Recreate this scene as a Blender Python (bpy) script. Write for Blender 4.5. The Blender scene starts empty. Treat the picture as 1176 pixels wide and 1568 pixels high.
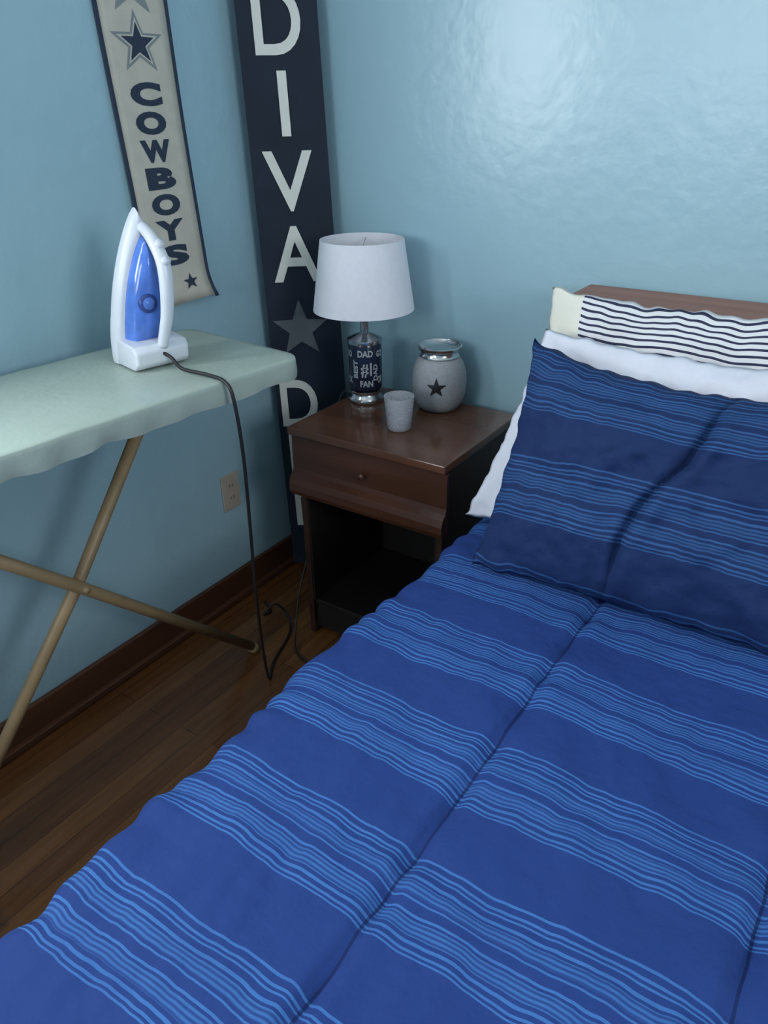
import bpy, bmesh, math, random
from mathutils import Vector, Matrix, noise
random.seed(3)
C = bpy.context
scn = C.scene
try:
    scn.view_settings.view_transform = 'Standard'
    scn.view_settings.look = 'None'
except Exception as e:
    print(e)

# ---------------------------------------------------------------- helpers
def link(o):
    scn.collection.objects.link(o); return o

def empty(name, loc=(0, 0, 0)):
    o = bpy.data.objects.new(name, None); o.empty_display_size = .05
    o.location = loc; return link(o)

def parent(ch, p):
    ch.parent = p
    ch.matrix_parent_inverse = Matrix.Translation(p.location).inverted()

def meshobj(name, verts, faces, mat=None, smooth=False, par=None, uvs=None):
    me = bpy.data.meshes.new(name)
    me.from_pydata([tuple(v) for v in verts], [], faces)
    me.update()
    if uvs:
        uvl = me.uv_layers.new(name="UVMap")
        for l in me.loops:
            uvl.data[l.index].uv = uvs[l.vertex_index]
    if smooth:
        for p in me.polygons: p.use_smooth = True
    o = bpy.data.objects.new(name, me)
    if mat: me.materials.append(mat)
    link(o)
    if par: parent(o, par)
    return o

def fixn(o, merge=0):
    bm=bmesh.new(); bm.from_mesh(o.data)
    if merge: bmesh.ops.remove_doubles(bm,verts=bm.verts,dist=merge)
    bmesh.ops.recalc_face_normals(bm,faces=bm.faces); bm.to_mesh(o.data); bm.free()

def box_data(x0, x1, y0, y1, z0, z1):
    v = [(x0,y0,z0),(x1,y0,z0),(x1,y1,z0),(x0,y1,z0),(x0,y0,z1),(x1,y0,z1),(x1,y1,z1),(x0,y1,z1)]
    f = [(0,3,2,1),(4,5,6,7),(0,1,5,4),(1,2,6,5),(2,3,7,6),(3,0,4,7)]
    return v, f

def boxes(name, lst, mat, par=None, bevel=0.0, seg=2):
    V=[];F=[]
    for b in lst:
        v,f = box_data(*b); n=len(V); V+=v; F+=[tuple(i+n for i in q) for q in f]
    o = meshobj(name, V, F, mat, par=par)
    if bevel:
        m = o.modifiers.new("bev",'BEVEL'); m.width=bevel; m.segments=seg; m.limit_method='ANGLE'
        for p in o.data.polygons: p.use_smooth=True
        m2=o.modifiers.new("wn",'WEIGHTED_NORMAL')
    return o

def revolve(name, prof, cx, cy, mat, seg=48, par=None, cap=True, smooth=True):
    V=[];F=[]
    for r,z in prof:
        for i in range(seg):
            a=2*math.pi*i/seg
            V.append((cx+r*math.cos(a), cy+r*math.sin(a), z))
    for j in range(len(prof)-1):
        for i in range(seg):
            k=(i+1)%seg
            F.append((j*seg+i, j*seg+k, (j+1)*seg+k, (j+1)*seg+i))
    if cap:
        F.append(tuple(reversed(range(seg))))
        F.append(tuple((len(prof)-1)*seg+i for i in range(seg)))
    o = meshobj(name,V,F,mat,smooth,par)
    if smooth:
        m=o.modifiers.new("es",'EDGE_SPLIT'); m.split_angle=math.radians(50)
    return o

def catmull(P, n=12):
    P=[Vector(p) for p in P]; out=[]
    Q=[2*P[0]-P[1]]+P+[2*P[-1]-P[-2]]
    for i in range(1,len(Q)-2):
        for k in range(n):
            t=k/n; a,b,c,d=Q[i-1],Q[i],Q[i+1],Q[i+2]
            out.append(.5*((2*b)+(c-a)*t+(2*a-5*b+4*c-d)*t*t+(3*b-a-3*c+d)*t**3))
    out.append(P[-1]); return out

def tube(name, pts, r, mat, par=None, seg=12, rf=None, flat=None):
    pts=[Vector(p) for p in pts]; V=[];F=[]
    up=Vector((0,0,1))
    prev=None
    for i,p in enumerate(pts):
        d=(pts[min(i+1,len(pts)-1)]-pts[max(i-1,0)]).normalized()
        if prev is None:
            a = up.cross(d) if abs(d.z)<.95 else Vector((0,1,0)).cross(d)
            a.normalize()
        else:
            a=(prev-d*prev.dot(d)).normalized()
        prev=a; b=d.cross(a)
        rr=r*(rf(i/(len(pts)-1)) if rf else 1)
        for k in range(seg):
            t=2*math.pi*k/seg
            V.append(p+a*math.cos(t)*rr*(flat[0] if flat else 1)+b*math.sin(t)*rr*(flat[1] if flat else 1))
    for j in range(len(pts)-1):
        for k in range(seg):
            m=(k+1)%seg
            F.append((j*seg+k,j*seg+m,(j+1)*seg+m,(j+1)*seg+k))
    F.append(tuple(reversed(range(seg)))); F.append(tuple((len(pts)-1)*seg+k for k in range(seg)))
    return meshobj(name,V,F,mat,True,par)

def text_geo(body, extrude=0.0, offset=0.0, res=6):
    cu=bpy.data.curves.new("t",'FONT'); cu.body=body; cu.size=1; cu.extrude=extrude; cu.offset=offset
    cu.resolution_u=res
    o=bpy.data.objects.new("t",cu); link(o)
    dg=C.evaluated_depsgraph_get(); dg.update()
    me=bpy.data.meshes.new_from_object(o.evaluated_get(dg))
    V=[v.co.copy() for v in me.vertices]; F=[tuple(p.vertices) for p in me.polygons]
    bpy.data.objects.remove(o); bpy.data.meshes.remove(me)
    xs=[v.x for v in V]; ys=[v.y for v in V]
    x0,x1,y0,y1=min(xs),max(xs),min(ys),max(ys)
    V=[Vector(((v.x-x0)/(x1-x0)-.5,(v.y-y0)/(y1-y0)-.5,v.z)) for v in V]
    return V,F

def star_geo(rin=.4):
    V=[Vector((0,0,.0))]
    for i in range(10):
        a=math.pi/2+i*math.pi/5; r=.5 if i%2==0 else .5*rin
        V.append(Vector((r*math.cos(a),r*math.sin(a),0)))
    F=[(0,1+i,1+(i+1)%10) for i in range(10)]
    return V,F

# ---------------------------------------------------------------- materials
def newmat(name):
    m=bpy.data.materials.new(name); m.use_nodes=True
    nt=m.node_tree; b=nt.nodes["Principled BSDF"]
    return m,nt,b

def N(nt,t,**kw):
    n=nt.nodes.new(t)
    for k,v in kw.items(): setattr(n,k,v)
    return n

def simple(name,col,rough=.5,metal=0,var=.08,scale=20,bump=0,bscale=200,spec=.5,trans=0,stretch=(1,1,1)):
    m,nt,b=newmat(name)
    tc=N(nt,'ShaderNodeTexCoord'); mp=N(nt,'ShaderNodeMapping'); mp.inputs['Scale'].default_value=stretch
    nt.links.new(tc.outputs['Object'],mp.inputs[0])
    nz=N(nt,'ShaderNodeTexNoise'); nz.inputs['Scale'].default_value=scale; nz.inputs['Detail'].default_value=5
    nt.links.new(mp.outputs[0],nz.inputs['Vector'])
    rp=N(nt,'ShaderNodeValToRGB')
    rp.color_ramp.elements[0].position=.3; rp.color_ramp.elements[1].position=.7
    rp.color_ramp.elements[0].color=(*[c*(1-var) for c in col],1)
    rp.color_ramp.elements[1].color=(*[min(1,c*(1+var)) for c in col],1)
    nt.links.new(nz.outputs['Fac'],rp.inputs[0]); nt.links.new(rp.outputs[0],b.inputs['Base Color'])
    b.inputs['Roughness'].default_value=rough; b.inputs['Metallic'].default_value=metal
    b.inputs['Specular IOR Level'].default_value=spec
    b.inputs['Transmission Weight'].default_value=trans
    if bump:
        n2=N(nt,'ShaderNodeTexNoise'); n2.inputs['Scale'].default_value=bscale; n2.inputs['Detail'].default_value=3
        nt.links.new(mp.outputs[0],n2.inputs['Vector'])
        bp=N(nt,'ShaderNodeBump'); bp.inputs['Strength'].default_value=bump; bp.inputs['Distance'].default_value=.004
        nt.links.new(n2.outputs['Fac'],bp.inputs['Height']); nt.links.new(bp.outputs[0],b.inputs['Normal'])
    return m

M_wall=simple("wall_paint",(.325,.51,.59),rough=.32,var=.03,scale=2,bump=.45,bscale=22,spec=.75)
M_ceil=simple("ceiling_paint",(.75,.77,.77),rough=.8,var=.02,scale=3)
M_base=simple("baseboard_wood",(.09,.034,.016),rough=.45,var=.3,scale=8,stretch=(1,.1,1))
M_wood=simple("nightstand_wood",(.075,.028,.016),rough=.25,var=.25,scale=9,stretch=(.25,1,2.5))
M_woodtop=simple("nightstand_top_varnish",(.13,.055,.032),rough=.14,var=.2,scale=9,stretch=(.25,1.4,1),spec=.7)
M_woodc_shaded=simple("nightstand_case_shaded_wood",(.035,.015,.010),rough=.4,var=.3,scale=9,stretch=(.25,1,2.5))  # darker copy of the drawer wood, shade on the case put into colour
M_wood_inshade=simple("nightstand_inner_shade",(.007,.005,.005),rough=.6,var=.3,scale=14,stretch=(.3,1,2))  # near-black, the shade inside the open compartment painted into the wood
M_head=simple("headboard_wood",(.33,.155,.11),rough=.55,var=.18,scale=12,stretch=(.2,2,2),spec=.3)
M_cover=simple("ironing_cover",(.375,.445,.39),rough=.38,var=.06,scale=5,bump=.35,bscale=45)
M_leg=simple("leg_paint",(.30,.21,.11),rough=.45,var=.2,scale=12)
M_white_pl=simple("white_plastic",(.66,.69,.75),rough=.3,var=.02)
M_blue_pl=simple("blue_plastic",(.09,.20,.62),rough=.10,var=.3,scale=14)
M_darkblue=simple("dark_blue_plastic",(.03,.06,.25),rough=.25)
M_metal=simple("chrome",(.62,.62,.62),rough=.18,metal=1,var=.03)
M_black=simple("black_rubber",(.012,.012,.014),rough=.5)
M_sign=simple("sign_navy",(.012,.020,.036),rough=.7,var=.15,scale=8,spec=.3)
M_letter=simple("letter_cream",(.72,.72,.66),rough=.6,var=.04)
M_star=simple("star_grey",(.10,.12,.13),rough=.6,var=.15)
M_banner=simple("banner_felt",(.56,.53,.45),rough=.9,var=.06,scale=30)
M_bannerd=simple("banner_navy",(.025,.04,.07),rough=.85)
M_bannerg=simple("banner_grey",(.24,.27,.28),rough=.85)
M_shade=simple("lamp_shade_fabric",(.78,.78,.84),rough=.85,var=.02,scale=60,bump=.15,bscale=300)
M_lampdark=simple("lamp_dark_navy",(.014,.020,.045),rough=.2)
M_lampw=simple("lamp_print_silver",(.42,.44,.47),rough=.35)
M_jar=simple("jar_ceramic",(.38,.39,.41),rough=.55,var=.10,scale=120,bump=.2,bscale=180)
M_sheet=simple("white_cotton",(.72,.73,.81),rough=.85,var=.03,bump=.2,bscale=60)
M_plate=simple("outlet_plastic",(.42,.37,.31),rough=.4)
M_mattress=simple("mattress_fabric",(.5,.5,.53),rough=.9)

# frosted cup
M_cup,nt,b=newmat("frosted_cup")
nz=N(nt,'ShaderNodeTexNoise'); nz.inputs['Scale'].default_value=60
mr=N(nt,'ShaderNodeMapRange'); mr.inputs[3].default_value=.2; mr.inputs[4].default_value=.35
nt.links.new(nz.outputs['Fac'],mr.inputs[0]); nt.links.new(mr.outputs[0],b.inputs['Roughness'])
b.inputs['Base Color'].default_value=(.88,.90,.95,1); b.inputs['Transmission Weight'].default_value=.7

# floor planks
M_floor,nt,b=newmat("hardwood_floor")
tc=N(nt,'ShaderNodeTexCoord'); mp=N(nt,'ShaderNodeMapping')
mp.inputs['Rotation'].default_value=(0,0,math.pi/2)
nt.links.new(tc.outputs['Object'],mp.inputs[0])
br=N(nt,'ShaderNodeTexBrick'); br.offset=.37
br.inputs['Scale'].default_value=1; br.inputs['Brick Width'].default_value=.9; br.inputs['Row Height'].default_value=.057
br.inputs['Mortar Size'].default_value=.0010; br.inputs['Mortar Smooth'].default_value=.5
br.inputs['Color1'].default_value=(.135,.052,.017,1); br.inputs['Color2'].default_value=(.22,.095,.030,1)
br.inputs['Mortar'].default_value=(.04,.016,.006,1)
nt.links.new(mp.outputs[0],br.inputs[0])
mp2=N(nt,'ShaderNodeMapping'); mp2.inputs['Scale'].default_value=(14,1.2,1)
nt.links.new(tc.outputs['Object'],mp2.inputs[0])
nz=N(nt,'ShaderNodeTexNoise'); nz.inputs['Scale'].default_value=4; nz.inputs['Detail'].default_value=8
nt.links.new(mp2.outputs[0],nz.inputs['Vector'])
mx=N(nt,'ShaderNodeMix',data_type='RGBA',blend_type='MULTIPLY'); mx.inputs[0].default_value=.6
rp=N(nt,'ShaderNodeValToRGB'); rp.color_ramp.elements[0].position=.3; rp.color_ramp.elements[0].color=(.5,.42,.36,1)
rp.color_ramp.elements[1].position=.65
nt.links.new(nz.outputs['Fac'],rp.inputs[0])
nt.links.new(br.outputs['Color'],mx.inputs[6]); nt.links.new(rp.outputs[0],mx.inputs[7])
nt.links.new(mx.outputs[2],b.inputs['Base Color']); b.inputs['Roughness'].default_value=.26

# comforter stripes  (uv in metres: u across, v along)
def stripe_mat(name,phase,plain,light,period=.222,seams=()):
    m,nt,b=newmat(name)
    L=nt.links.new
    uv=N(nt,'ShaderNodeUVMap'); uv.uv_map="UVMap"
    sp=N(nt,'ShaderNodeSeparateXYZ'); L(uv.outputs[0],sp.inputs[0])
    mpn=N(nt,'ShaderNodeMapping'); mpn.inputs['Scale'].default_value=(1,.35,1); L(uv.outputs[0],mpn.inputs[0])
    nz=N(nt,'ShaderNodeTexNoise'); nz.inputs['Scale'].default_value=26; nz.inputs['Detail'].default_value=1; L(mpn.outputs[0],nz.inputs['Vector'])
    nz2=N(nt,'ShaderNodeTexNoise'); nz2.inputs['Scale'].default_value=5; L(uv.outputs[0],nz2.inputs['Vector'])
    def math_(op,a,bv=None,c=None):
        n=N(nt,'ShaderNodeMath',operation=op)
        for i,x in enumerate((a,bv,c)):
            if x is None: continue
            if isinstance(x,(int,float)): n.inputs[i].default_value=x
            else: L(x,n.inputs[i])
        return n.outputs[0]
    w=math_('MULTIPLY',math_('SUBTRACT',nz.outputs['Fac'],.5),.007)
    w2=math_('MULTIPLY',math_('SUBTRACT',nz2.outputs['Fac'],.5),.025)
    t=math_('ADD',math_('ADD',math_('ADD',sp.outputs['Y'],phase),w),w2)
    fr=math_('FRACT',math_('DIVIDE',t,period))
    rp=N(nt,'ShaderNodeValToRGB'); cr=rp.color_ramp; cr.interpolation='CONSTANT'
    spec=[(0,0),(.385,1),(.397,0),(.412,1),(.426,0),(.455,1),(.473,0),(.500,.5),(.585,0),(.600,1),(.614,0),(.672,1),(.684,0),(.700,.5),(.775,0),(.792,1),(.812,0),(.845,1),(.857,0),(.872,1),(.888,0),(.925,1),(.939,0)]
    cr.elements[0].position=0; cr.elements[0].color=(0,0,0,1)
    cr.elements[1].position=spec[1][0]; cr.elements[1].color=(1,1,1,1)
    for p,v in spec[2:]:
        e=cr.elements.new(p); e.color=(v,v,v,1)
    L(fr,rp.inputs[0])
    fine=math_('MULTIPLY_ADD',math_('SINE',math_('MULTIPLY',t,2*math.pi/.0062)),.36,.42)
    isd=math_('MULTIPLY',math_('COMPARE',rp.outputs[0],.5,.2),fine)
    isl=math_('GREATER_THAN',rp.outputs[0],.8)
    wearn=N(nt,'ShaderNodeTexNoise'); wearn.inputs['Scale'].default_value=11; wearn.inputs['Detail'].default_value=4; L(uv.outputs[0],wearn.inputs['Vector'])
    wear=math_('MULTIPLY_ADD',wearn.outputs['Fac'],.7,.55)
    fac=math_('MULTIPLY',math_('ADD',isd,math_('MULTIPLY',isl,.85)),wear)
    mx=N(nt,'ShaderNodeMix',data_type='RGBA'); L(fac,mx.inputs[0])
    mx.inputs[6].default_value=(*plain,1); mx.inputs[7].default_value=(*light,1)
    out=mx.outputs[2]
    for sx in seams:
        wn=math_('MULTIPLY',math_('SUBTRACT',nz2.outputs['Fac'],.5),.02)
        d=math_('ABSOLUTE',math_('SUBTRACT',math_('ADD',sp.outputs['X'],wn),sx))
        c=math_('MULTIPLY',math_('LESS_THAN',d,.0020),.65)
        m2=N(nt,'ShaderNodeMix',data_type='RGBA'); L(c,m2.inputs[0]); L(out,m2.inputs[6]); m2.inputs[7].default_value=(.004,.010,.06,1)
        out=m2.outputs[2]
    L(out,b.inputs['Base Color']); b.inputs['Roughness'].default_value=.8
    b.inputs['Specular IOR Level'].default_value=.25
    wv=N(nt,'ShaderNodeTexNoise'); wv.inputs['Scale'].default_value=38; wv.inputs['Detail'].default_value=3; L(uv.outputs[0],wv.inputs['Vector'])
    bp=N(nt,'ShaderNodeBump'); bp.inputs['Strength'].default_value=.45; bp.inputs['Distance'].default_value=.007
    L(wv.outputs['Fac'],bp.inputs['Height']); L(bp.outputs[0],b.inputs['Normal'])
    return m
M_comf=stripe_mat("comforter_stripes",-.096,(.017,.048,.205),(.058,.190,.49),seams=(1.208,1.59,1.972))
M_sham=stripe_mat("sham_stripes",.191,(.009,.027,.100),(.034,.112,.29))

# ticking-stripe pillow
M_tick,nt,b=newmat("navy_white_stripe_cotton")
uv=N(nt,'ShaderNodeUVMap'); uv.uv_map="UVMap"; sp=N(nt,'ShaderNodeSeparateXYZ'); nt.links.new(uv.outputs[0],sp.inputs[0])
nz=N(nt,'ShaderNodeTexNoise'); nz.inputs['Scale'].default_value=9; nz.inputs['Detail'].default_value=.5; nt.links.new(uv.outputs[0],nz.inputs['Vector'])
a1=N(nt,'ShaderNodeMath',operation='MULTIPLY_ADD'); nt.links.new(nz.outputs['Fac'],a1.inputs[0]); a1.inputs[1].default_value=.022; nt.links.new(sp.outputs['Y'],a1.inputs[2])
a2=N(nt,'ShaderNodeMath',operation='DIVIDE'); nt.links.new(a1.outputs[0],a2.inputs[0]); a2.inputs[1].default_value=.0135
a3=N(nt,'ShaderNodeMath',operation='FRACT'); nt.links.new(a2.outputs[0],a3.inputs[0])
a4=N(nt,'ShaderNodeMath',operation='LESS_THAN'); nt.links.new(a3.outputs[0],a4.inputs[0]); a4.inputs[1].default_value=.36
a5=N(nt,'ShaderNodeMath',operation='GREATER_THAN'); nt.links.new(sp.outputs['X'],a5.inputs[0]); a5.inputs[1].default_value=.075
a6=N(nt,'ShaderNodeMath',operation='MULTIPLY'); nt.links.new(a4.outputs[0],a6.inputs[0]); nt.links.new(a5.outputs[0],a6.inputs[1])
mw=N(nt,'ShaderNodeMix',data_type='RGBA'); nt.links.new(a5.outputs[0],mw.inputs[0])
mw.inputs[6].default_value=(.80,.78,.68,1); mw.inputs[7].default_value=(.76,.76,.78,1)
mx=N(nt,'ShaderNodeMix',data_type='RGBA'); nt.links.new(a6.outputs[0],mx.inputs[0])
nt.links.new(mw.outputs[2],mx.inputs[6]); mx.inputs[7].default_value=(.025,.03,.07,1)
nt.links.new(mx.outputs[2],b.inputs['Base Color']); b.inputs['Roughness'].default_value=.85
M_trim=simple("white_trim",(.7,.7,.68),rough=.4)

# ---------------------------------------------------------------- room
RX,RY,RZ=3.5,-3.7,2.45; T=.12
def wall_with_hole(name,axis,pos,thick,a0,a1,z0,z1,h):
    ha0,ha1,hz0,hz1=h
    rects=[(a0,ha0,z0,z1),(ha1,a1,z0,z1),(ha0,ha1,z0,hz0),(ha0,ha1,hz1,z1)]
    L=[]
    for p,q,r,s in rects:
        if axis=='x': L.append((min(pos,pos+thick),max(pos,pos+thick),p,q,r,s))
        else: L.append((p,q,min(pos,pos+thick),max(pos,pos+thick),r,s))
    return boxes(name,L,M_wall)
W1=(-1.95,-1.30,1.20,1.95)  # window in left wall  (y0,y1,z0,z1)
W2=(.10,.95,1.20,2.15)      # window in front wall (x0,x1,z0,z1)
W_FILL=(-2.4,-1.3,1.35,2.25)   # added opening in right wall, out of view, for soft fill
wall_with_hole("wall_left",'x',0,-T,RY-T,T,0,RZ,W1)
boxes("wall_back",[(0,RX,0,T,0,RZ)],M_wall)
wall_with_hole("wall_right",'x',RX,T,RY-T,T,0,RZ,W_FILL)
wall_with_hole("wall_front",'y',RY,-T,0,RX,0,RZ,W2)
boxes("floor",[(-T,RX+T,RY-T,T,-.05,0)],M_floor)
boxes("ceiling",[(-T,RX+T,RY-T,T,RZ,RZ+.05)],M_ceil)
boxes("baseboard_left",[(0.001,.016,RY+.02,-.001,.001,.10),(0.001,.03,RY+.02,-.001,.001,.022)],M_base,bevel=.004)
boxes("baseboard_back",[(.032,RX,-.016,-.001,.001,.10),(.032,RX,-.03,-.001,.001,.022)],M_base,bevel=.004)

def window(name,axis,h,pos):
    e=empty(name,(0,0,0))
    a0,a1,z0,z1=h; w=.05; zm=(z0+z1)/2
    R=[(a0,a0+w,z0,z1),(a1-w,a1,z0,z1),(a0+w,a1-w,z0,z0+w),(a0+w,a1-w,z1-w,z1),(a0+w,a1-w,zm-.02,zm+.02)]
    L=[]
    for p,q,r,s in R:
        L.append((pos-.02,pos+.02,p,q,r,s) if axis=='x' else (p,q,pos-.02,pos+.02,r,s))
    boxes("frame",L,M_trim,par=e,bevel=.003)
    return e
window("window_1",'x',W1,-.05); window("window_2",'y',W2,RY-.05); window("added_fill_window",'x',W_FILL,RX+.05)  # the right-wall frame belongs to the added fill opening

def area(name,loc,rot,sx,sy,power,col):
    l=bpy.data.lights.new(name,'AREA'); l.shape='RECTANGLE'; l.size=sx; l.size_y=sy; l.energy=power; l.color=col
    o=bpy.data.objects.new(name,l); o.location=loc; o.rotation_euler=rot; link(o); return o
area("window_light_left",(-.10,(W1[0]+W1[1])/2,(W1[2]+W1[3])/2),(0,-math.pi/2,0),.73,.62,32,(.90,.96,1))
area("window_light_front",((W2[0]+W2[1])/2,RY-.10,(W2[2]+W2[3])/2),(math.pi/2,0,0),.82,.92,26,(.94,.98,1))
area("added_fill_light_right",(RX+.10,(W_FILL[0]+W_FILL[1])/2,(W_FILL[2]+W_FILL[3])/2),(0,math.pi/2,0),.88,1.05,40,(.94,.97,1))  # added soft fill to brighten the left wall
w=bpy.data.worlds.new("World"); scn.world=w; w.use_nodes=True
bg=w.node_tree.nodes['Background']; bg.inputs[0].default_value=(.6,.78,1,1); bg.inputs[1].default_value=.8

# ---------------------------------------------------------------- bed
BZ=.55
bed=empty("bed",(1.55,-1.1,0))
bed_x0,bed_x1,bed_y0,bed_y1=.89,2.24,-2.08,-.22
boxes("box_spring",[(bed_x0+.02,bed_x1-.02,bed_y0+.02,bed_y1,.14,.30)],M_mattress,par=bed,bevel=.02)
boxes("mattress",[(bed_x0,bed_x1,bed_y0,bed_y1,.305,BZ-.035)],M_mattress,par=bed,bevel=.04,seg=4)
boxes("bed_frame",[(bed_x0+.02,bed_x0+.06,bed_y0,bed_y1,.08,.14),(bed_x1-.06,bed_x1-.02,bed_y0,bed_y1,.08,.14),
      (bed_x0+.06,bed_x1-.06,bed_y0,bed_y0+.04,.08,.14)]+[(x,x+.05,y,y+.05,0.001,.08) for x in (bed_x0+.02,bed_x1-.07) for y in (bed_y0,bed_y1-.06)],M_wood_inshade,par=bed)
boxes("headboard",[(.928,2.25,-.20,-.035,.985,1.015),(.934,.954,-.195,-.035,.001,.985),(2.224,2.244,-.195,-.035,.001,.985),
      (.954,2.224,-.195,-.180,.30,.985),(.954,2.224,-.05,-.038,.30,.985)],M_head,par=bed,bevel=.004)

# comforter
X0,X1=.842,2.275; R=.045; SIDE=.27
def prof(s):
    straight=SIDE-R; arc=R*math.pi/2; top=(X1-X0-2*R)
    if s<straight: return X0, BZ-R-(straight-s), (-1,0)
    s-=straight
    if s<arc:
        a=s/R; return X0+R-R*math.cos(a), BZ-R+R*math.sin(a), (-math.cos(a),math.sin(a))
    s-=arc
    if s<top: return X0+R+s, BZ, (0,1)
    s-=top
    if s<arc:
        a=s/R; return X1-R+R*math.sin(a), BZ-R+R*math.cos(a), (math.sin(a),math.cos(a))
    s-=arc
    return X1, BZ-R-s, (1,0)
STOT=2*(SIDE-R)+R*math.pi+(X1-X0-2*R)
nx,ny=300,330
ya,yb=-.23,-2.13
V=[];UV=[];F=[]
nv=lambda *a: noise.noise(Vector(a))
for j in range(ny+1):
    y=ya+(yb-ya)*j/ny
    for i in range(nx+1):
        s=STOT*i/nx
        x,z,(ax,az)=prof(s)
        d=.010*nv(x*5,y*3,z*5)+.0060*nv(x*13+y*3,y*6,z*16+3)+.0030*nv(x*38,y*15,z*30+9)
        for sx in (1.208,1.59,1.972):
            q=x+.01*nv(y*4,7,sx)-sx
            if az>.7: d+= -.013*math.exp(-(q/.012)**2)+.0036*math.sin(y*62+4*nv(y*7,1,1))*math.exp(-(abs(q)/.04))
        side=1-max(0,az)
        edge=math.exp(-((x-X0)/.06)**2)
        d+=edge*.006*nv(y*15,2.2,s*8)+edge*.003*math.sin(y*85+5*nv(y*6,3,3))+side*.013*nv(y*7,5.5,s*2)
        fl=side*.02*max(0,(BZ-z)/.25)
        zf=0
        if j>ny-20: zf=-.04*((j-(ny-20))/20)**2
        V.append((x+ax*(d+fl),y,z+az*d+zf))
        UV.append((x,y))
for j in range(ny):
    for i in range(nx):
        a=j*(nx+1)+i
        F.append((a,a+1,a+nx+2,a+nx+1))
comf=meshobj("comforter",V,F,M_comf,True,bed,UV)
comf.data.flip_normals()
sm=comf.modifiers.new("sol",'SOLIDIFY'); sm.thickness=.010; sm.offset=-1

# pillows
def pillow(name,x0,wd,B,Tp,thick,mat,par,seed=0,ear=.035,wr=.006,n=100,dx_top=0,topsag=.012,extra=None,pe=.55,back=.5):
    B=Vector((0,*B)); Tp=Vector((0,*Tp)); up=(Tp-B); h=up.length; up.normalize()
    nrm=Vector((1,0,0)).cross(up); nrm.normalize()
    if nrm.y>0: nrm=-nrm
    V=[];UV=[];F=[]
    m=int(n*h/wd)
    for sgn in (1,-1):
        for j in range(m+1):
            for i in range(n+1):
                a=2*i/n-1; b_=2*j/m-1
                prof_=max(0,(1-abs(a)**2.6))**pe*max(0,(1-abs(b_)**2.6))**pe
                ex=a*(wd/2)*(1-ear*(1-b_*b_))
                ey=b_*(h/2)*(1-ear*(1-a*a))
                ds=thick*prof_
                ds+=prof_**.5*(wr*1.6*nv(a*3+seed,b_*3,seed)+wr*nv(a*8+seed,b_*6,seed+4)+wr*.45*nv(a*20,b_*14,seed+sgn))
                if extra and sgn==1: ds+=extra(a,b_)*prof_**.4
                if sgn<0: ds*=back
                e=(1-prof_)
                ex+=e*.006*nv(a*6,b_*9,seed+7); ey+=e*.010*nv(a*9,b_*5,seed+2)
                sag=-topsag*max(0,1-a*a)**.7*max(0,b_)
                c=(B+Tp)/2+Vector((x0+wd/2+ex+dx_top*(b_+1)/2,0,0))+up*(ey+sag)
                V.append(c+nrm*ds*sgn); UV.append(((a+1)/2*wd,(b_+1)/2*h))
    o=(m+1)*(n+1)
    for j in range(m):
        for i in range(n):
            a=j*(n+1)+i
            F.append((a,a+1,a+n+2,a+n+1)); F.append((o+a,o+a+n+1,o+a+n+2,o+a+1))
    ob=meshobj(name,V,F,mat,True,par,UV)
    fixn(ob,.0004)
    for p in ob.data.polygons: p.use_smooth=True
    return ob
pillow("striped_pillow",.912,.68,(-.285,.575),(-.226,1.04),.034,M_tick,None,seed=3,ear=.03,wr=.006,topsag=.008)
pillow("white_pillow",.838,.69,(-.445,.566),(-.300,.972),.040,M_sheet,None,seed=8,ear=.04,wr=.010,dx_top=.098,topsag=.012)
def sham_x(a,b_):
    ac=-.24+.42*((b_+1)/2)**1.2+.03*math.sin(b_*5)
    q=a-ac
    d=-.022*math.exp(-(q/.024)**2)+.012*math.exp(-((q-.075)/.05)**2)
    lowb=max(0,-b_)**1.5
    d+=lowb*(.012*math.sin((a+.24)*16/(.35+abs(a+.24)))*math.exp(-abs(a+.24)*1.5))
    d+=.010*nv(a*5-b_*4,b_*2+a*2,31)
    return d
pillow("pillow_sham",.945,.70,(-.610,.556),(-.388,.975),.100,M_sham,None,seed=15,ear=.05,wr=.009,dx_top=.005,topsag=.042,extra=sham_x,pe=.55,back=.2)

# ---------------------------------------------------------------- nightstand
NZ=.66; nx0,nx1,ny0,ny1=.30,.772,-.425,-.035
ns=empty("nightstand",((nx0+nx1)/2,(ny0+ny1)/2,0))
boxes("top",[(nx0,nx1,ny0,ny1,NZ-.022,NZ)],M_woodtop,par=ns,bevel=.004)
boxes("case",[(nx0+.015,nx0+.033,ny0+.02,ny1,.001,NZ-.0225),(nx1-.033,nx1-.015,ny0+.02,ny1,.001,NZ-.0225)],M_woodc_shaded,par=ns,bevel=.002)
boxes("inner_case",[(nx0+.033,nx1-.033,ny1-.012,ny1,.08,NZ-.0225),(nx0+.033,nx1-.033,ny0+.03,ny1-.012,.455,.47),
      (nx0+.0332,nx0+.038,ny0+.024,ny1-.012,.118,.455),(nx1-.038,nx1-.0332,ny0+.024,ny1-.012,.118,.455)],M_wood_inshade,par=ns)  # back, divider and side liners carry the compartment's shade as colour
boxes("lower_shelf",[(nx0+.033,nx1-.033,ny0+.03,ny1-.012,.10,.118),(nx0+.033,nx1-.033,ny0+.035,ny0+.05,.02,.10)],M_wood_inshade,par=ns,bevel=.002)
pr=[(0,.636),(-.008,.634),(-.010,.60),(-.010,.545),(-.014,.533),(-.026,.522),(-.032,.505),(-.032,.485),(-.026,.472),(-.012,.466),(0,.464)]
V=[];F=[];xl,xr=nx0+.006,nx1+.001; yb_=ny0+.019
for x in (xl,xr):
    for dy,z in pr: V.append((x,yb_+dy,z))
k=len(pr)
for i in range(k-1): F.append((i,i+1,k+i+1,k+i))
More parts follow.
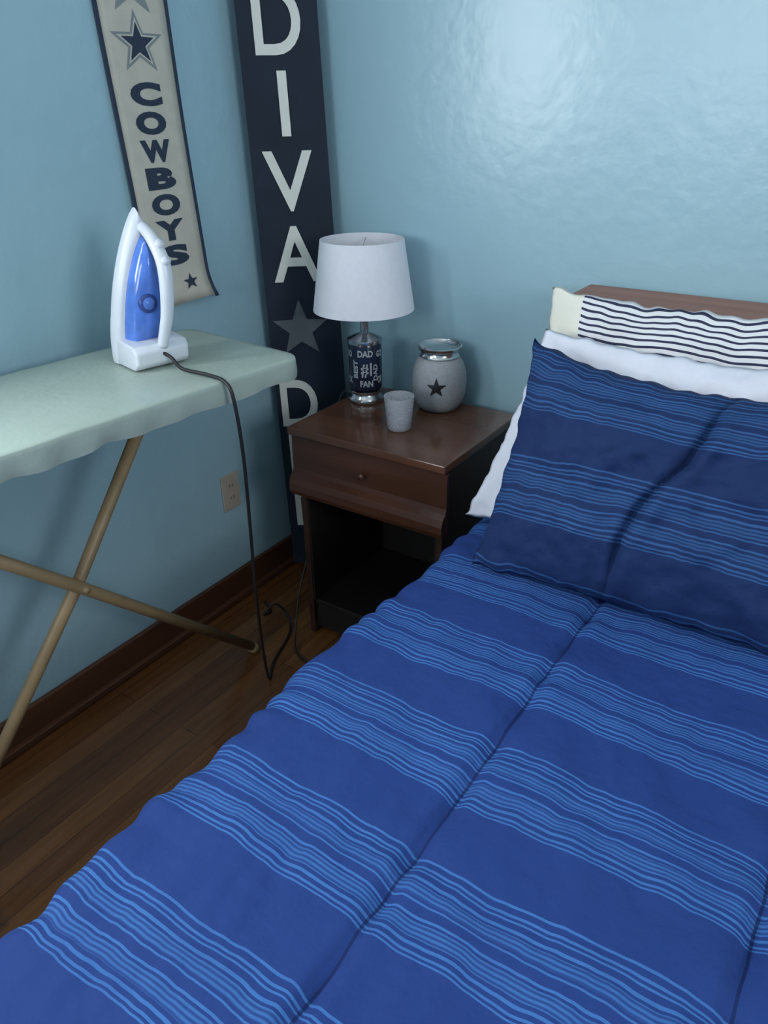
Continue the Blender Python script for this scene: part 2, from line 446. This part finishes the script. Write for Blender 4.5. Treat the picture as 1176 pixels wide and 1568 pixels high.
F.append((k-1,0,k,2*k-1)); F.append(tuple(reversed(range(k)))); F.append(tuple(range(k,2*k)))
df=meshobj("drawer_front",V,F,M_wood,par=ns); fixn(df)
def knob(cx,cy,cz):
    prof_=[(.005,0),(.005,.008),(.009,.012),(.010,.016),(.007,.020),(.001,.021)]
    V=[];F=[];sg=20
    for r,d in prof_:
        for i in range(sg):
            a=2*math.pi*i/sg; V.append((cx+r*math.cos(a),cy-d,cz+r*math.sin(a)))
    for j in range(len(prof_)-1):
        for i in range(sg):
            q=(i+1)%sg; F.append((j*sg+i,j*sg+q,(j+1)*sg+q,(j+1)*sg+i))
    meshobj("drawer_knob",V,F,M_wood,True,ns)
knob((nx0+nx1)/2,yb_-.010,.578)

# ---------------------------------------------------------------- lamp
LX,LY=.360,-.150
lamp=empty("table_lamp",(LX,LY,NZ))
revolve("base",[(.047,NZ+.001),(.049,NZ+.004),(.049,NZ+.012),(.042,NZ+.018),(.040,NZ+.024),(.044,NZ+.028),(.044,NZ+.034),(.036,NZ+.038)],LX,LY,M_metal,par=lamp)
revolve("body",[(.043,NZ+.038),(.045,NZ+.042),(.045,NZ+.160),(.043,NZ+.165)],LX,LY,M_lampdark,par=lamp)
revolve("cap",[(.047,NZ+.165),(.048,NZ+.169),(.047,NZ+.175),(.03,NZ+.183),(.012,NZ+.190),(.011,NZ+.23),(.016,NZ+.235),(.016,NZ+.275),(.004,NZ+.28)],LX,LY,M_metal,par=lamp)
V=[];F=[];sg=64
for r,z in [(.134,.913),(.108,1.090),(.106,1.090),(.132,.913)]:
    for i in range(sg):
        a=2*math.pi*i/sg; V.append((LX+r*math.cos(a),LY+r*math.sin(a),z))
for j in range(4):
    for i in range(sg):
        q=(i+1)%sg; j2=(j+1)%4
        F.append((j*sg+i,j*sg+q,j2*sg+q,j2*sg+i))
sh=meshobj("shade",V,F,M_shade,True,lamp); m=sh.modifiers.new("es",'EDGE_SPLIT'); m.split_angle=.7
for k in range(3):
    a=k*2*math.pi/3
    tube("shade_spoke",[(LX,LY,1.062),(LX+.104*math.cos(a),LY+.104*math.sin(a),1.077)],.0015,M_metal,lamp,8)
tube("harp_stem",[(LX,LY,NZ+.27),(LX,LY,1.067)],.003,M_metal,lamp,8)
V=[];F=[]
rr=.0455; camang=math.atan2(-1.67,1.195)
def wrap(txt,da,zc,wid,hgt,rot=False,off=.035):
    vv,ff=text_geo(txt,0,off,3); n0=len(V)
    for v in vv:
        px,py=(v.x*wid,v.y*hgt) if not rot else (-v.y*wid,v.x*hgt)
        a=camang+da+px/rr
        V.append((LX+(rr+.0004)*math.cos(a),LY+(rr+.0004)*math.sin(a),NZ+zc+py))
    F.extend([tuple(i+n0 for i in f) for f in ff])
for rep in (0,2.1,4.2):
    wrap("#1",rep+.05,.098,.030,.040)
    wrap("DAD",rep+.0,.143,.042,.018)
    wrap("BEST",rep-.62,.100,.014,.05,True)
    wrap("DAD",rep+.62,.090,.014,.045,True)
    wrap("FAN",rep+.05,.060,.036,.018)
    wrap("GO",rep+.95,.14,.022,.018)
    wrap("OK",rep+1.0,.068,.020,.02)
meshobj("printed_lettering",V,F,M_lampw,par=lamp)

# ---------------------------------------------------------------- candle jar
JX,JY=.564,-.098
jar=empty("candle_warmer",(JX,JY,NZ))
z=NZ
revolve("jar_body",[(.040,z+.001),(.052,z+.004),(.064,z+.022),(.071,z+.05),(.073,z+.08),(.071,z+.105),(.064,z+.127),(.054,z+.141),(.050,z+.144)],JX,JY,M_jar,par=jar,seg=64)
revolve("rim",[(.050,z+.144),(.054,z+.147),(.050,z+.152),(.049,z+.158),(.056,z+.164),(.058,z+.172),(.055,z+.174),(.052,z+.168),(.040,z+.160),(.001,z+.158)],JX,JY,M_metal,par=jar,seg=64)
def on_jar(v,sz,cz,ang,off):
    def rad(h):
        P=[(.0,.045),(.022,.064),(.05,.071),(.08,.073),(.105,.071),(.127,.064)]
        for (h0,r0),(h1,r1) in zip(P,P[1:]):
            if h0<=h<=h1: return r0+(r1-r0)*(h-h0)/(h1-h0)
        return .06
    h=cz+v.y*sz; r=rad(h)+off; a=ang+v.x*sz/.072
    return (JX+r*math.cos(a),JY+r*math.sin(a),z+h)
def fine_star(cuts=3):
    bm=bmesh.new(); vv,ff=star_geo()
    bs=[bm.verts.new(v) for v in vv]
    for f in ff: bm.faces.new([bs[i] for i in f])
    bmesh.ops.subdivide_edges(bm,edges=bm.edges,cuts=cuts,use_grid_fill=True)
    V=[v.co.copy() for v in bm.verts]; bm.verts.index_update(); F=[tuple(q.index for q in f.verts) for f in bm.faces]
    bm.free(); return V,F
vv,ff=fine_star()
ang=math.atan2(-1.72,.99)-.10
meshobj("star_cutout",[on_jar(v,.054,.078,ang,.0012) for v in vv],ff,M_black,par=jar)

# cup
CX,CY=.556,-.283
cup=empty("frosted_votive_cup",(CX,CY,NZ))
revolve("cup_wall",[(.028,z+.001),(.030,z+.003),(.0385,z+.088),(.0375,z+.088),(.029,z+.007),(.001,z+.006)],CX,CY,M_cup,par=cup,cap=False,seg=40)
revolve("wax",[(.0275,z+.008),(.0292,z+.026),(.001,z+.027)],CX,CY,M_sheet,par=cup,seg=32)

# ---------------------------------------------------------------- DIVA sign in the corner
sign=empty("wall_sign",(.08,-.08,0))
nvec=Vector((1,-1,0)).normalized()
ZT=1.80; ZB=.015
def SP(s,zz,off=0):
    L_=Vector((.014,-(.165-.03*(1.62-zz)),zz)); R_=Vector((.138+.04*(1.62-zz),-.014,zz))
    return L_+(R_-L_)*s+nvec*off
def slab(name,s0,s1,z0,z1,o0,o1,mat,par,n=6):
    V=[];F=[]
    for o_ in (o0,o1):
        for k in range(n+1):
            zz=z0+(z1-z0)*k/n
            V+= [SP(s0,zz,o_),SP(s1,zz,o_)]
    m_=2*(n+1)
    for k in range(n):
        a=2*k
        F+=[(a,a+2,a+3,a+1),(m_+a,m_+a+1,m_+a+3,m_+a+2),(a,m_+a,m_+a+2,a+2),(a+1,a+3,m_+a+3,m_+a+1)]
    F+=[(0,1,m_+1,m_),(2*n,m_+2*n,m_+2*n+1,2*n+1)]
    return meshobj(name,V,F,mat,par=par)
slab("board",-.03,1,ZB,ZT,.004+.03,.014+.03,M_sign,sign)
def put_letter(ch,zc,h,wfrac,sc=.47):
    vv,ff=text_geo(ch,.002,.012)
    meshobj("letter_"+ch,[SP(sc+v.x*wfrac,zc+v.y*h,.0445+v.z) for v in vv],ff,M_letter,par=sign)
for ch,zc,wf,sc in [("D",1.576,.60,.47),("I",1.395,.12,.47),("V",1.213,.66,.45),("A",1.027,.66,.45),("D",.592,.54,.30),("E",.415,.5,.34),("N",.24,.5,.34)]:
    put_letter(ch,zc,.148,wf,sc)
vv,ff=star_geo(.42)
meshobj("star",[SP(.42+v.x*.82,.818+v.y*.170,.0455) for v in vv],ff,M_star,par=sign)

# ---------------------------------------------------------------- banner on left wall
ban=empty("team_banner",(0.01,-.47,1.5))
def BP(s,zz,off=0):
    yl=-.584+(1.6-zz)*.045
    x=.006+.003*math.sin(zz*7+s*1.5)+.002+off
    t=max(0,(1.03-zz)/.1)
    x+=.028*t*t*(s**2)
    return Vector((x,yl+.2*s+.012*t*t*s,zz-.012*t*(1-s)))
def bstrip(name,s0,s1,z0,z1,off,mat,th=.0025,n=50,ms=8):
    V=[];F=[]
    for k in range(n+1):
        for i in range(ms+1):
            V.append(BP(s0+(s1-s0)*i/ms,z0+(z1-z0)*k/n,off))
    for k in range(n):
        for i in range(ms):
            a=k*(ms+1)+i; F.append((a,a+1,a+ms+2,a+ms+1))
    o=meshobj(name,V,F,mat,True,ban); s=o.modifiers.new("s",'SOLIDIFY'); s.thickness=th; s.offset=0
    return o
bstrip("felt",.03,.97,.955,2.02,0,M_banner)
bstrip("border_near",0,.045,.95,2.02,.001,M_bannerd,.004)
bstrip("border_far",.955,1,.95,2.02,.001,M_bannerd,.004)
def bput(name,vv,ff,sc,zc,w,h,mat,off=.0022):
    meshobj(name,[BP(sc+v.x*w/.2,zc+v.y*h,off) for v in vv],ff,mat,par=ban)
zc=1.420
for ch in "COWBOYS":
    vv,ff=text_geo(ch,0,.06,4)
    bput("letter_"+ch,vv,ff,.49,zc,.090,.048,M_bannerd); zc-=.0585
vv,ff=fine_star(1)
bput("star_outline",vv,ff,.5,1.518,.150,.128,M_bannerg,.002)
bput("star_inner",vv,ff,.5,1.518,.118,.100,M_banner,.0026)
bput("star_main",vv,ff,.5,1.518,.095,.082,M_bannerd,.003)
bput("star_top",vv,ff,.5,1.63,.16,.13,M_bannerg,.002)
bput("star_low",vv,ff,.66,1.0,.05,.04,M_bannerd,.003)

# ---------------------------------------------------------------- outlet
out=empty("wall_outlet",(0.005,-.367,.369))
boxes("plate",[(0.001,.007,-.402,-.332,.312,.427)],M_plate,par=out,bevel=.002)
boxes("sockets",[(.007,.0085,-.382,-.352,.338,.364),(.007,.0085,-.382,-.352,.376,.402)],M_plate,par=out,bevel=.001)
boxes("socket_slots",[(.0085,.0088,y_,y_+.002,z_,z_+.009) for z_ in (.347,.385) for y_ in (-.374,-.362)],M_black,par=out)

# ---------------------------------------------------------------- ironing board
ib=empty("ironing_board",(.27,-1.2,0))
IZ=.92
dirv=Vector((.10,1,0)).normalized(); latv=Vector((dirv.y,-dirv.x,0))
endc=Vector((.308,-.560,0))
LEN=1.36; HW=.200
def outline():
    r=.045; P=[]
    for k in range(9):
        a=math.pi/2*k/8; P.append((r-r*math.cos(a),HW-r+r*math.sin(a)))
    for k in range(1,13): P.append((r+(LEN*.55-r)*k/12,HW))
    for k in range(1,25):
        t=k/24; l=LEN*.55+LEN*.45*math.sin(t*math.pi/2); P.append((l,HW*(math.cos(t*math.pi/2)**.8)))
    Q=[(l,-w_) for l,w_ in reversed(P[:-1])]
    return P+Q
O=outline()
def W3(l,w_,zz): 
    p=endc-dirv*l+latv*w_; return Vector((p.x,p.y,zz))
D=[]
for i in range(len(O)):
    a=Vector(O[i]); b_=Vector(O[(i+1)%len(O)]); n_=max(1,int((b_-a).length/.010))
    for k in range(n_): D.append(a+(b_-a)*k/n_)
V=[];F=[]
rings=[(0.0,0,-1),(.5,0,-1),(.93,0,-1),(.985,-.0005,0),(.996,-.003,0),(1.0,-.009,0),(1.002,-.020,.3),(1.0,-.034,.9),(.99,-.046,1.3)]
cen=Vector((LEN*.47,0))
n_=len(D)
for ri,(sc,dz,rf) in enumerate(rings):
    for k,d in enumerate(D):
        q=d-cen
        w_=cen+Vector((q.x*(1-(1-sc)*(.4 if sc>.9 else 1)),q.y*sc))
        zz=IZ+dz
        if rf>0:
            rip=.0035*rf*math.sin(k*.8)+.005*rf*nv(k*.2,ri*.3,2)
            w_=w_+q.normalized()*rip; zz+=.006*rf*nv(k*.12,3,ri)
        elif ri>0:
            zz+=.002*nv(w_.x*9,w_.y*9,1)
        V.append(W3(w_.x,w_.y,zz))
for r_ in range(len(rings)-1):
    for k in range(n_):
        q=(k+1)%n_
        F.append((r_*n_+k,r_*n_+q,(r_+1)*n_+q,(r_+1)*n_+k))
cov=meshobj("cover",V,F,M_cover,True,ib); fixn(cov,.0003)
V=[];F=[]
for dz in (-.008,-.03):
    for d in D:
        q=d-cen; w_=cen+Vector((q.x*.975,q.y*.94)); V.append(W3(w_.x,w_.y,IZ+dz))
F.append(tuple(range(n_))); F.append(tuple(reversed(range(n_,2*n_))))
for k in range(n_):
    q=(k+1)%n_; F.append((k,n_+k,n_+q,q))
meshobj("deck",V,F,M_leg,par=ib)
LR=.0135
tube("leg_a",[(.28,-.79,IZ-.032),(.245,-1.06,.505),(.235,-1.50,.022)],LR,M_leg,ib,16)
tube("leg_b",[(.245,-1.46,IZ-.032),(.262,-1.06,.505),(.235,-.575,.020)],LR,M_leg,ib,16)
tube("foot_bar_a",[(.06,-1.50,.016),(.41,-1.50,.016)],.013,M_leg,ib,14)
tube("foot_b",[(.236,-.578,.022),(.235,-.56,.002)],.016,M_leg,ib,14)
tube("pivot_pin",[(.225,-1.06,.505),(.283,-1.06,.505)],.007,M_leg,ib,12)

# ---------------------------------------------------------------- iron
iron=empty("clothes_iron",(.23,-.80,IZ))
ANG=math.radians(-14)
IO=Vector((.208,-.772,IZ+.003))
def IW(x,y,zz):
    x2=x+zz*.10; y2=y+zz*.07*min(1,zz/.1)
    c,s=math.cos(ANG),math.sin(ANG)
    return Vector((IO.x+x2*c-y2*s, IO.y+x2*s+y2*c, IO.z+zz))
def iron_outline(w,zt,zb,n=28):
    R_=[]
    for k in range(n+1):
        t=k/n; zz=zb+(zt-zb)*t
        hw=w*(max(0,1-t**2.0)**.8)*(1-.10*(1-t)**3)
        R_.append((hw,zz))
    Lp=[(-a,b_) for a,b_ in reversed(R_[:-1])]
    return R_+Lp
def loft(name,layers,mat):
    V=[];F=[];n_=None
    for x,w,zt,zb in layers:
        o=iron_outline(w,zt,zb); n_=len(o)
        V+=[IW(x,a,b_) for a,b_ in o]
    for r_ in range(len(layers)-1):
        for k in range(n_):
            q=(k+1)%n_; F.append((r_*n_+k,r_*n_+q,(r_+1)*n_+q,(r_+1)*n_+k))
    F.append(tuple(range(n_))); F.append(tuple(range((len(layers)-1)*n_,len(layers)*n_)))
    o=meshobj(name,V,F,mat,True,iron); fixn(o,.0002)
    m=o.modifiers.new("es",'EDGE_SPLIT'); m.split_angle=.8
    return o
loft("soleplate",[(0,.063,.292,.008),(.005,.065,.296,.006)],M_metal)
loft("skirt",[(.005,.068,.300,.004),(.014,.070,.300,.002),(.024,.067,.292,.0),(.031,.061,.280,.0),(.034,.056,.268,.012)],M_white_pl)
loft("water_tank",[(.033,.048,.250,.04),(.045,.047,.246,.041),(.056,.043,.235,.044),(.066,.035,.215,.052),(.070,.018,.18,.07)],M_blue_pl)
V=[];F=[];hp=[(0,.0),(.100,0),(.112,.012),(.112,.036),(.098,.048),(.045,.052),(0,.052)]
for yy in (-.060,-.055,.055,.060):
    for x,zz in hp: V.append(IW(min(x,.112-(.006 if abs(yy)>.057 else 0)),yy,max(zz,0)))
k=len(hp)
for r_ in range(3):
    for i in range(k): q=(i+1)%k; F.append((r_*k+i,r_*k+q,(r_+1)*k+q,(r_+1)*k+i))
F.append(tuple(range(k))); F.append(tuple(range(3*k,4*k)))
hbo=meshobj("heel",V,F,M_white_pl,par=iron); fixn(hbo)
m=hbo.modifiers.new("b",'BEVEL'); m.width=.006; m.segments=3
for p in hbo.data.polygons: p.use_smooth=True
hp_=catmull([(.030,.004,.268),(.066,.008,.245),(.098,.012,.205),(.110,.012,.155),(.110,.010,.10),(.102,.004,.04)],10)
tube("handle",[IW(p.x,p.y,p.z) for p in hp_],.0115,M_white_pl,iron,18,rf=lambda t:.95+.3*math.sin(t*math.pi),flat=(1.0,.9))
tube("steam_button",[IW(.082,.010,.232),IW(.094,.010,.243)],.009,M_white_pl,iron,14)
tube("steam_button_2",[IW(.100,.012,.205),IW(.114,.012,.212)],.009,M_white_pl,iron,14)
tube("temperature_dial",[IW(.066,-.010,.125),IW(.074,-.010,.125)],.019,M_darkblue,iron,28)
tube("temperature_dial_top",[IW(.074,-.010,.125),IW(.076,-.010,.125)],.012,M_blue_pl,iron,28)
cord=catmull([IW(.108,0,.030),IW(.125,.01,.020),(.37,-.80,IZ+.008),(.44,-.80,IZ+.007),(.492,-.805,IZ+.003),(.512,-.806,.89),(.505,-.79,.76),(.475,-.765,.55),(.45,-.745,.40),(.405,-.70,.2),(.375,-.665,.06),(.36,-.64,.006),(.32,-.58,.005),(.27,-.45,.005),(.22,-.40,.02),(.19,-.42,.06),(.17,-.45,.03),(.15,-.40,.005),(.10,-.37,.006)],10)
tube("power_cord",cord,.0038,M_black,iron,10)
lc=catmull([(LX-.05,LY,NZ+.006),(.285,LY-.01,NZ+.008),(.278,-.19,.60),(.27,-.26,.40),(.268,-.35,.2),(.275,-.40,.12),(.31,-.47,.03),(.345,-.51,.005),(.40,-.53,.005),(.44,-.50,.005)],10)
tube("lamp_cord",lc,.0028,M_black,lamp,8)

# ---------------------------------------------------------------- camera
r=Vector((.8303,.5577,-.016)); dn=Vector((.2513,-.3996,-.8815)); fw=Vector((-.4975,.7275,-.4719))
fw.normalize(); r=(r-fw*r.dot(fw)).normalized(); up=r.cross(fw)
cam=bpy.data.cameras.new("camera"); co=bpy.data.objects.new("camera",cam); link(co)
m=Matrix.Identity(4)
for i in range(3):
    m[i][0]=r[i]; m[i][1]=up[i]; m[i][2]=-fw[i]
m[0][3],m[1][3],m[2][3]=1.555,-1.82,1.40
co.matrix_world=m
cam.sensor_fit='VERTICAL'; cam.sensor_height=24; cam.lens=24*1178/1568; cam.clip_start=.02
scn.camera=co
